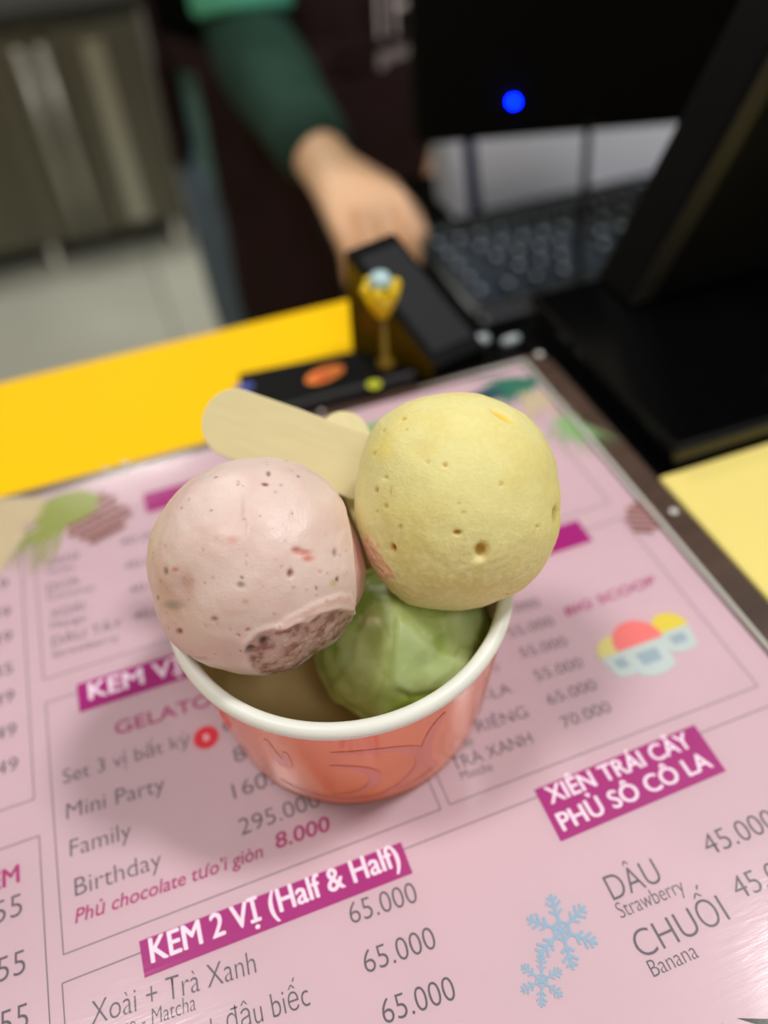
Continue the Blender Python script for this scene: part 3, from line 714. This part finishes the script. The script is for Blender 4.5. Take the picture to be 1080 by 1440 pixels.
wg = empty('slanted_stand', uvw(.11, .29, CZ), YAW)
tag(wg, 'glossy black wedge-shaped stand behind the menu with its high end away', 'stand')
bz = -CZ
f0 = (.0815, .3025); f1 = (.112, .2715); g0 = (.1075, .3075); g1 = (.140, .279)
v = [(*f0, 0), (*f1, 0), (*g1, 0), (*g0, 0), (f0[0]+.001, f0[1], .055+bz-.003), (f1[0]-.0005, f1[1]+.0005, .007), (g1[0], g1[1], .007), (*g0, .053+bz)]
v = [(a-.11, b-.29, c_) for a, b, c_ in v]
bevel(meshobj('body', v, [[3, 2, 1, 0], [4, 5, 6, 7], [0, 1, 5, 4], [1, 2, 6, 5], [2, 3, 7, 6], [3, 0, 4, 7]], M_blk, wg), .0012, 3)
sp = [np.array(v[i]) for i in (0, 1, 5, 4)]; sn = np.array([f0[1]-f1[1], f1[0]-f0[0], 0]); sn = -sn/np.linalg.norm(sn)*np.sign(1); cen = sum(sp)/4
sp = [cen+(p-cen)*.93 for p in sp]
meshobj('side_reflection', [tuple(p+sn*.0002) for p in sp]+[tuple(p+sn*.0008) for p in sp], [[0, 1, 2, 3], [7, 6, 5, 4], [0, 4, 5, 1], [1, 5, 6, 2], [2, 6, 7, 3], [3, 7, 4, 0]], mat('yellow_reflection_tint', (92, 72, 2), rough=.2), wg)  # the yellow counter's reflection, put into this face's colour
v2 = []
for a, b in ((.12, .1), (.88, .1), (.88, .9), (.12, .9)):
    p0 = np.array(v[4])*(1-a)+np.array(v[7])*a; p1 = np.array(v[5])*(1-a)+np.array(v[6])*a; q = p0*(1-b)+p1*b; v2.append(q+np.array([0, 0, .0004]))
meshobj('screen', [tuple(x) for x in v2]+[tuple(x+np.array([0, 0, .0008])) for x in v2], [[3, 2, 1, 0], [4, 5, 6, 7], [0, 1, 5, 4], [1, 2, 6, 5], [2, 3, 7, 6], [3, 0, 4, 7]], M_dgrey, wg)
# white plug bits behind
for (px, py, lx, r, lab) in ((668, 479, .014, .0030, 'white cable plug lying on the black counter behind the menu corner'), (718, 474, .009, .0022, 'small grey cable plug beside the white one behind the menu')):
    q = guv(px, py, 0); o = MB().tube([(-lx/2, 0, r), (-lx/4, 0, r), (lx/4, 0, r), (lx/2, 0, r)], [r*.7, r, r, r*.75], 12).obj('cable_plug', M_legend, None, True)
    o.location = uvw(q[0], q[1], CZ); o.rotation_euler = (0, 0, YAW+.1); tag(o, lab, 'plug')

# ornament: yellow flower cup with pale blue heart on a stem
q = guv(545, 512, .006); tip = None
orn = empty('flower_ornament', uvw(q[0]-.001, q[1], CZ+.0085), YAW)
orn.scale = (1.12, 1.12, 1.16)
tag(orn, 'yellow flower trinket with pale blue heart on a stem before the stand', 'ornament')
hz = .038
MB().tube([(0, 0, 0), (.0, .0, .003), (0, 0, .004), (0, .0, .024)], [.0035, .0035, .0013, .0013], 10).obj('stem', M_amb, orn, True)
MB().lathe([(.0001, .022), (.002, .0225), (.0042, .026), (.0066, .031), (.0072, .034), (.0062, .0335), (.004, .029), (.0001, .028)], 20).obj('bowl', M_ornY, orn, True)
for i in range(6):
    a = i*math.pi/3
    b = MB().lathe([(.0001, -.002), (.0018, -.0012), (.0024, 0), (.0016, .0016), (.0001, .0022)], 10).obj('petal', M_ornY, orn, True); b.location = (.0058*math.cos(a), .0058*math.sin(a), .0345)
b = MB().lathe([(.0001, -.0035), (.0032, -.002), (.0043, .0005), (.0033, .003), (.0001, .0042)], 16).obj('heart', M_ornB, orn, True); b.location = (0, 0, .0365)

# ------------------------------------------------------------------ keyboard
kb = empty('keyboard', uvw(.226, .475, -.13), YAW)
tag(kb, 'black computer keyboard on the low till desk', 'keyboard')
bevel(MB().box(0, .43, 0, .135, 0, .016).obj('case', M_dgrey, kb), .003)
bevel(MB().box(.004, .426, -.012, .002, .0, .012).obj('front_edge', M_dgrey, kb), .003)
keym = {}
def keyo(w):
    if w not in keym:
        x0, x1, y = 0, w*.019-.0025, .0165
        vs = [(x0, 0, 0), (x1, 0, 0), (x1, y, 0), (x0, y, 0), (x0+.002, .0015, .006), (x1-.002, .0015, .006), (x1-.002, y-.002, .0075), (x0+.002, y-.002, .0075)]
        fs = [[4, 5, 6, 7], [0, 1, 5, 4], [1, 2, 6, 5], [2, 3, 7, 6], [3, 0, 4, 7]]
        me = bpy.data.meshes.new('key'); 
        lx = .0035
        vs += [(x0+.003, y-.009, .0075), (x0+.003+lx, y-.009, .0075), (x0+.003+lx, y-.004, .0078), (x0+.003, y-.004, .0078)]; fs.append([8, 9, 10, 11])
        me.from_pydata(vs, [], fs); me.materials.append(M_key); me.materials.append(M_legend); me.polygons[5].material_index = 1; me.update(); keym[w] = me
    return keym[w]
rows = [[1.25, 1.25, 1.25, 6, 1.25, 1.25, 1.25, 1.5], [2.25]+[1]*10+[2.75], [1.75]+[1]*11+[2.25], [1.5]+[1]*12+[1.5], [1]*13+[2], [1]*15]
for r_i, row in enumerate(rows):
    x = .008
    for w in row:
        o = bpy.data.objects.new('key', keyo(w)); link(o, kb); o.location = (x, .006+r_i*.0205+(.003 if r_i == 5 else 0), .016); x += w*.019
    for c_ in range(6 if r_i != 1 else 4):
        o = bpy.data.objects.new('key', keyo(1)); link(o, kb); o.location = (.302+c_*.0195, .006+r_i*.0205+(.003 if r_i == 5 else 0), .016)

# lavender card box with navy band behind the keyboard
bx = empty('lavender_box', uvw(.38, .69, -.13), YAW)
tag(bx, 'pale lavender box with a navy band standing behind the keyboard', 'box')
def slab(x0, x1, yb, yt, d, z0, z1): return MB().add([(x0, yb, z0), (x1, yb, z0), (x1, yb+d, z0), (x0, yb+d, z0), (x0, yt, z1), (x1, yt, z1), (x1, yt+d, z1), (x0, yt+d, z1)], [[3, 2, 1, 0], [4, 5, 6, 7], [0, 1, 5, 4], [1, 2, 6, 5], [2, 3, 7, 6], [3, 0, 4, 7]])
bevel(slab(-.093, .20, -.04, .012, .045, 0, .17).obj('carton', M_lav, bx), .002)
slab(-.078, -.066, -.0406, .0114, .0006, 0.002, .168).obj('navy_band', M_navy, bx)

# ------------------------------------------------------------------ till monitor with blue power light
A_ = Vector(uvw(*wuv(583, 208, .60))); Bq = Vector(uvw(*wuv(945, 172, .60)))
dirx = (Bq-A_); dirx.z = 0; LM = dirx.length+.10; dirx.normalize()
mon = empty('till_monitor', (A_.x, A_.y, -.13), math.atan2(dirx.y, dirx.x))
tag(mon, 'black till monitor seen from behind with a glowing blue light', 'monitor')
mb0 = A_.z+.13
bevel(MB().box(0, LM, 0, .035, mb0, mb0+.26).obj('rear_shell', M_blk2, mon), .006, 3)
bevel(MB().box(.004, LM-.004, .034, .042, mb0+.004, mb0+.256).obj('screen', M_blk, mon), .002)
bevel(MB().box(LM-.05, LM-.015, -.20, .006, mb0+.06, mb0+.10).obj('mount_arm', M_blk2, mon), .003)
# LED position on rear face
lp = Vector(W(713, 125, .60)); rel = Matrix.Rotation(-mon.rotation_euler.z, 3, 'Z') @ (lp-mon.location)
b = MB().lathe([(.0001, .0022), (.0018, .0016), (.0024, 0), (.0024, -.001)], 18).obj('power_light', M_led, mon, True); b['label'] = 'glowing blue power light'
b.rotation_euler = (math.pi/2, 0, 0); b.location = (rel.x, -.0005, rel.z)
# cable hanging from the monitor
c0 = wuv(828, 170, .58); c1 = wuv(820, 300, .57); c2 = wuv(813, 400, .55)
o = MB().tube([uvw(*c0), uvw(c1[0], c1[1], c1[2]), uvw(*c2), uvw(c2[0]-.01, c2[1]-.03, -.127), uvw(c2[0]-.05, c2[1]-.05, -.127)], .0028, 10).obj('monitor_cable', M_blk2, None, True)
tag(o, 'thin black cable hanging below the monitor before the lavender box', 'cable')

# ------------------------------------------------------------------ customer display terminal at right
te = empty('display_terminal', uvw(.30, .29, CZ), YAW)
tag(te, 'large black display terminal with leaning stand at right behind the pale slab', 'terminal')
def tp(u, v, z): return (u-.30, v-.29, z)
bevel(MB().box(.172-.30, .46-.30, .1795-.29, .303-.29, 0, .012).obj('base', M_blk, te), .003, 3)
# leaning stand : side profile in (u,z), depth along v
prof = [(.208, .012), (.237, .078), (.258, .130), (.285, .200), (.44, .26), (.46, .012)]
n = len(prof); vs = [tp(u, .272, z) for u, z in prof]+[tp(u, .302, z) for u, z in prof]
bevel(meshobj('leaning_stand', vs, [list(range(n)), list(range(2*n-1, n-1, -1))]+[[i, (i+1) % n, n+(i+1) % n, n+i] for i in range(n)], M_blk2, te), .003)
strip = [(.2095, .014), (.2385, .079), (.2595, .131), (.2865, .201), (.2965, .201), (.2695, .131), (.2485, .079), (.2195, .014)]
n = len(strip); vs = [tp(u, .2708, z) for u, z in strip]+[tp(u, .2722, z) for u, z in strip]
meshobj('edge_strip', vs, [[0, 1, 6, 7], [1, 2, 5, 6], [2, 3, 4, 5], [8, 15, 14, 9], [9, 14, 13, 10], [10, 13, 12, 11]]+[[i, (i+1) % n, n+(i+1) % n, n+i] for i in range(n)], mat('dark_amber_edge', (22, 17, 7), rough=.5), te)
bevel(MB().box(.30-.30, .52-.30, .240-.29, .272-.29, .03, .27).obj('screen_panel', M_blk, te), .004, 3)
MB().box(.306-.30, .309-.30, .2385-.29, .2402-.29, .034, .266).obj('screen_bezel', M_dgrey, te)
qa = wuv(1015, 345, .36)
bevel(MB().box(.27-.30, .292-.30, .238-.29, .2402-.29, .047, .052).obj('label_tab', M_dgrey, te), .0005)

# ------------------------------------------------------------------ person behind the counter
def grow(name, verts, edges, rad, M, root, levels=2, rootv=0):
    me = bpy.data.meshes.new(name); me.from_pydata([tuple(v) for v in verts], edges, []); me.update()
    o = bpy.data.objects.new(name, me); sc.collection.objects.link(o)
    sk = o.modifiers.new('skin', 'SKIN'); sk.use_smooth_shade = True
    for i, r in enumerate(rad):
        sv = me.skin_vertices[0].data[i]; sv.radius = (r, r) if not isinstance(r, tuple) else r; sv.use_root = (i == rootv)
    ss = o.modifiers.new('sub', 'SUBSURF'); ss.levels = levels; ss.render_levels = levels
    dg = bpy.context.evaluated_depsgraph_get(); dg.update()
    m2 = bpy.data.meshes.new_from_object(o.evaluated_get(dg)); bpy.data.objects.remove(o)
    m2.materials.clear(); m2.materials.append(M)
    for p in m2.polygons: p.use_smooth = True
    o = bpy.data.objects.new(name, m2); link(o, root); return o
PU, PV = .27, 1.05
per = empty('person', uvw(PU, PV, FZ), YAW)
tag(per, 'person in maroon apron and dark green sleeves, hand on the till desk', 'person')
def Q(u, v, z): return (u-PU, v-PV, z-FZ)
wr = wuv(466, 246, .665); el = wuv(350, 62, .83)
sh = (el[0]+.015, el[1]+.075, el[2]+.255)
hipz = -.19
V = [Q(.27, 1.07, hipz), Q(.27, 1.07, hipz+.12), Q(.27, 1.06, hipz+.26), Q(.27, 1.055, sh[2]-.02), Q(.27, 1.03, sh[2]+.055), Q(.27, 1.015, sh[2]+.12), Q(.27, 1.0, sh[2]+.19), Q(.27, 1.0, sh[2]+.25)]
Rd = [.115, .105, .115, .105, .042, .060, .078, .055]
E = [(0, 1), (1, 2), (2, 3), (3, 4), (4, 5), (5, 6), (6, 7)]
def add(p, r, par): V.append(p); Rd.append(r); E.append((par, len(V)-1)); return len(V)-1
s_ = add(Q(*sh), .048, 3); e_ = add(Q(*el), .037, s_); mid = [(a*.5+b*.5) for a, b in zip(el, wr)]
m_ = add(Q(*mid), .036, e_); w_ = add(Q(*wr), .023, m_)
# hand: palm then five fingers
hd = np.array(wuv(524, 306, .615))-np.array(wr); hd = hd/np.linalg.norm(hd)
hs = np.cross(hd, [0, 0, 1.]); hs /= np.linalg.norm(hs); hn = np.cross(hs, hd)
pc = np.array(wr)+hd*.045; palm = add(Q(*pc), .032, w_)
fing = [(-.026, .070, .0088), (-.009, .078, .0092), (.009, .074, .009), (.025, .060, .008)]
for off, ln, r in fing:
    b0 = np.array(wr)+hd*.074+hs*off; i0 = add(Q(*b0), r*1.4, palm)
    p1 = b0+hd*ln*.30-hn*ln*.26; i1 = add(Q(*p1), r*1.05, i0); p2_ = p1+hd*ln*.02-hn*ln*.32; i2 = add(Q(*p2_), r*.95, i1)
    p3 = p2_-hd*ln*.10-hn*ln*.20; add(Q(*p3), r*.8, i2)
t0_ = np.array(wr)+hd*.032-hs*.032-hn*.006; j0 = add(Q(*t0_), .013, palm); t1 = t0_+hd*.026-hs*.014-hn*.016; j1 = add(Q(*t1), .0105, j0); t2_ = t1+hd*.020+hs*.004-hn*.014; add(Q(*t2_), .009, j1)
# other arm hangs down on the far side
sh2 = (.54-sh[0]+.0, sh[1]+.03, sh[2]); s2 = add(Q(*sh2), .048, 3); el2 = (sh2[0]+.05, sh2[1]+.03, sh2[2]-.25); e2_ = add(Q(*el2), .037, s2)
wr2 = (el2[0]-.01, el2[1]-.12, el2[2]-.17); w2 = add(Q(*wr2), .023, e2_); pa2 = add(Q(wr2[0]-.005, wr2[1]-.03, wr2[2]-.045), .030, w2)
for off, ln, r in fing:
    q0 = (wr2[0]-.005+off*.9, wr2[1]-.045, wr2[2]-.075); a1 = add(Q(*q0), r*1.3, pa2); a2 = add(Q(q0[0], q0[1]-.008, q0[2]-ln*.45), r, a1); add(Q(q0[0], q0[1]-.002, q0[2]-ln*.85), r*.85, a2)
a1 = add(Q(wr2[0]-.035, wr2[1]-.045, wr2[2]-.04), .012, pa2); add(Q(wr2[0]-.048, wr2[1]-.06, wr2[2]-.07), .0095, a1)
for sx in (-1, 1):
    k0 = add(Q(.27+sx*.085, 1.07, hipz-.07), .085, 0); k1 = add(Q(.27+sx*.09, 1.06, hipz-.36), .052, k0); k2 = add(Q(.27+sx*.09, 1.085, hipz-.52), .05, k1)
    k3 = add(Q(.27+sx*.09, 1.09, FZ+.09), .036, k2); k4 = add(Q(.27+sx*.09, 1.04, FZ+.035), .034, k3); add(Q(.27+sx*.095, .96, FZ+.025), .026, k4)
body = grow('body', V, E, Rd, M_skin, per)
# face and hair
hc = Q(.27, 1.0, sh[2]+.17)
def ell(name, c_, r3, M, root, seg=20, rings=12):
    vs = [(c_[0]+r3[0]*math.sin(math.pi*i/rings)*math.cos(2*math.pi*j/seg), c_[1]+r3[1]*math.sin(math.pi*i/rings)*math.sin(2*math.pi*j/seg), c_[2]+r3[2]*math.cos(math.pi*i/rings)) for i in range(rings+1) for j in range(seg)]
    fs = [[i*seg+j, i*seg+(j+1) % seg, (i+1)*seg+(j+1) % seg, (i+1)*seg+j] for i in range(rings) for j in range(seg)]
    return meshobj(name, vs, fs, M, root, True)
ell('head', (hc[0], hc[1], hc[2]), (.078, .094, .112), M_skin, body)
ell('hair', (hc[0], hc[1]+.022, hc[2]+.022), (.088, .094, .112), M_hair, per)
ell('hair_bun', (hc[0], hc[1]+.12, hc[2]+.02), (.038, .034, .038), M_hair, per)
for sx in (-1, 1):
    ell('eye', (hc[0]+sx*.030, hc[1]-.086, hc[2]+.006), (.0105, .006, .0046), M_eye, per, 12, 8)
    ell('iris', (hc[0]+sx*.030, hc[1]-.0895, hc[2]+.006), (.0046, .0035, .0045), M_hair, per, 12, 8)
    ell('eyebrow', (hc[0]+sx*.031, hc[1]-.088, hc[2]+.026), (.018, .006, .003), M_hair, per, 12, 8)
    ell('ear', (hc[0]+sx*.080, hc[1]+.0, hc[2]-.002), (.010, .018, .028), M_skin, per, 12, 8)
ell('nose', (hc[0], hc[1]-.096, hc[2]-.018), (.010, .013, .020), M_skin, per, 12, 8)
ell('mouth', (hc[0], hc[1]-.084, hc[2]-.052), (.019, .006, .0055), M_lip, per, 12, 8)
# clothes
cf = np.array(el)+(np.array(sh)-np.array(el))*.10
tv = [Q(.27, 1.07, hipz-.02), Q(.27, 1.07, hipz+.12), Q(.27, 1.06, hipz+.26), Q(.27, 1.055, sh[2]-.02), Q(*sh), Q(*cf), Q(*sh2), Q(*(np.array(el2)+(np.array(sh2)-np.array(el2))*.2)), Q(.27, 1.035, sh[2]+.035)]
grow('teal_t_shirt', tv, [(0, 1), (1, 2), (2, 3), (3, 4), (4, 5), (3, 6), (6, 7), (3, 8)], [.150, .128, .130, .122, .078, .078, .064, .056, .052], M_tee, per)
def sleeve(e0, w0):
    e0 = np.array(e0); w0 = np.array(w0); s0 = e0+(np.array(sh)-np.array(el))*.28
    pts = [s0, s0*.5+e0*.5, e0]+[e0+(w0-e0)*t for t in (.2, .4, .6, .8, .93)]
    rs_ = [.042, .044, .045, .046, .043, .038, .034, .030]
    mb = MB(); mb.tube([Q(*p) for p in pts], [r*(1+.03*math.sin(i*2.3)) for i, r in enumerate(rs_)], 20); o = mb.obj('arm_sleeve', M_slv, per, True)
    ss = o.modifiers.new('sub', 'SUBSURF'); ss.levels = 2; ss.render_levels = 2; return o
sleeve(el, wr)
e0 = np.array(el2)
o = MB().tube([Q(*(e0+np.array([-.01, -.005, .06]))), Q(*e0), Q(*(e0*.5+np.array(wr2)*.5)), Q(*(e0*.08+np.array(wr2)*.92))], [.044, .045, .040, .031], 18).obj('arm_sleeve', M_slv, per, True)
tv = [Q(.27, 1.07, hipz+.03)]; te_ = []; trd = [.128]
for sx in (-1, 1):
    k = len(tv); tv += [Q(.27+sx*.105, 1.09, hipz-.05), Q(.27+sx*.09, 1.06, hipz-.36), Q(.27+sx*.09, 1.085, FZ+.10)]; te_ += [(0, k), (k, k+1), (k+1, k+2)]; trd += [.100, .095, .07]
grow('trousers', tv, te_, trd, M_jean, per)
for sx in (-1, 1):
    ell('shoe', Q(.27+sx*.09, 1.01, FZ+.036), (.046, .125, .036), M_blk2, per)
ua = np.array(sh)-np.array(el)
c_ = MB(); c_.tube([Q(*(np.array(el)+ua*t)) for t in (.10, .12, .3, .6, .9)], [.047, .053, .055, .057, .060], 20, False); c_.obj('short_sleeve', M_tee, per, True)
# apron: curved shell around the front, with bib; and a back skirt
def shell(name, a0, a1, z0, z1, rx, ry, M, th=.004, flare=.0, n=40, mz_=14, wav=.006, cv=1.06):
    vs = []; fs = []
    for layer in (0, 1):
        for j in range(mz_+1):
            zz = z0+(z1-z0)*j/mz_; fl_ = 1+flare*(1-j/mz_)
            for i in range(n+1):
                a = math.radians(a0+(a1-a0)*i/n); w = wav*math.sin(i*.9+j*.15)*(1-j/mz_)+.004*noise.noise(Vector((i*.3, j*.5, a0)))
                vs.append(Q(.27+(rx*fl_+w+layer*th)*math.cos(a), cv+(ry*fl_+w+layer*th)*math.sin(a), zz))
    N_ = (n+1)*(mz_+1)
    for j in range(mz_):
        for i in range(n):
            q = j*(n+1)+i; fs.append([q, q+1, q+n+2, q+n+1]); fs.append([N_+q, N_+q+n+1, N_+q+n+2, N_+q+1])
    for i in range(n): fs.append([i, N_+i, N_+i+1, i+1]); q = mz_*(n+1)+i; fs.append([q, q+1, N_+q+1, N_+q])
    for j in range(mz_): q = j*(n+1); fs.append([q, q+n+1, N_+q+n+1, N_+q]); q += n; fs.append([q, N_+q, N_+q+n+1, q+n+1])
    return meshobj(name, vs, fs, M, per, True)
ap = shell('apron_skirt', 212, 345, hipz-.42, hipz+.14, .174, .154, M_apron, flare=.03)
shell('apron_bib', 222, 318, hipz+.13, sh[2]-.03, .160, .146, M_apron, wav=0)
shell('apron_back_skirt', 118, 188, hipz-.0, hipz+.30, .175, .15, M_apron, flare=.05)
b = shell('apron_waistband', 190, 350, hipz+.12, hipz+.15, .173, .155, M_apron, wav=0)
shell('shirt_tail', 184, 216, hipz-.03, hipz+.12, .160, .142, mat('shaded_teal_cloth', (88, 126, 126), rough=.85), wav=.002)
# white lettering on the bib
def chest(s, px0, px1, cap, D=.88):
    a = np.array(wuv(*px0, D)); bq = np.array(wuv(*px1, D)); me = text_mesh(s, .02); co = np.zeros(len(me.vertices)*3); me.vertices.foreach_get('co', co); co = co.reshape(-1, 3)
    w = bq[0]-a[0]; sx = w/(co[:, 0].max()-co[:, 0].min()); out = []
    for x, y, _ in co:
        u = a[0]+(x-co[:, 0].min())*sx; zz = a[2]+y*cap/.73
        uu = (u-.27)/.17; v_ = 1.06-.156*math.sqrt(max(.05, 1-uu*uu)) - .007
        out.append(Q(u, v_, zz))
    me.vertices.foreach_set('co', np.array(out).ravel()); me.materials.clear(); me.materials.append(mat('apron_print', (226, 212, 212), rough=.7)); me.name = 'apron_lettering'; me.update()
    o = bpy.data.objects.new('apron_lettering', me); link(o, per)
chest('THA', (498, 40), (612, 22), .055)
chest('gelato', (522, 82), (592, 70), .016)
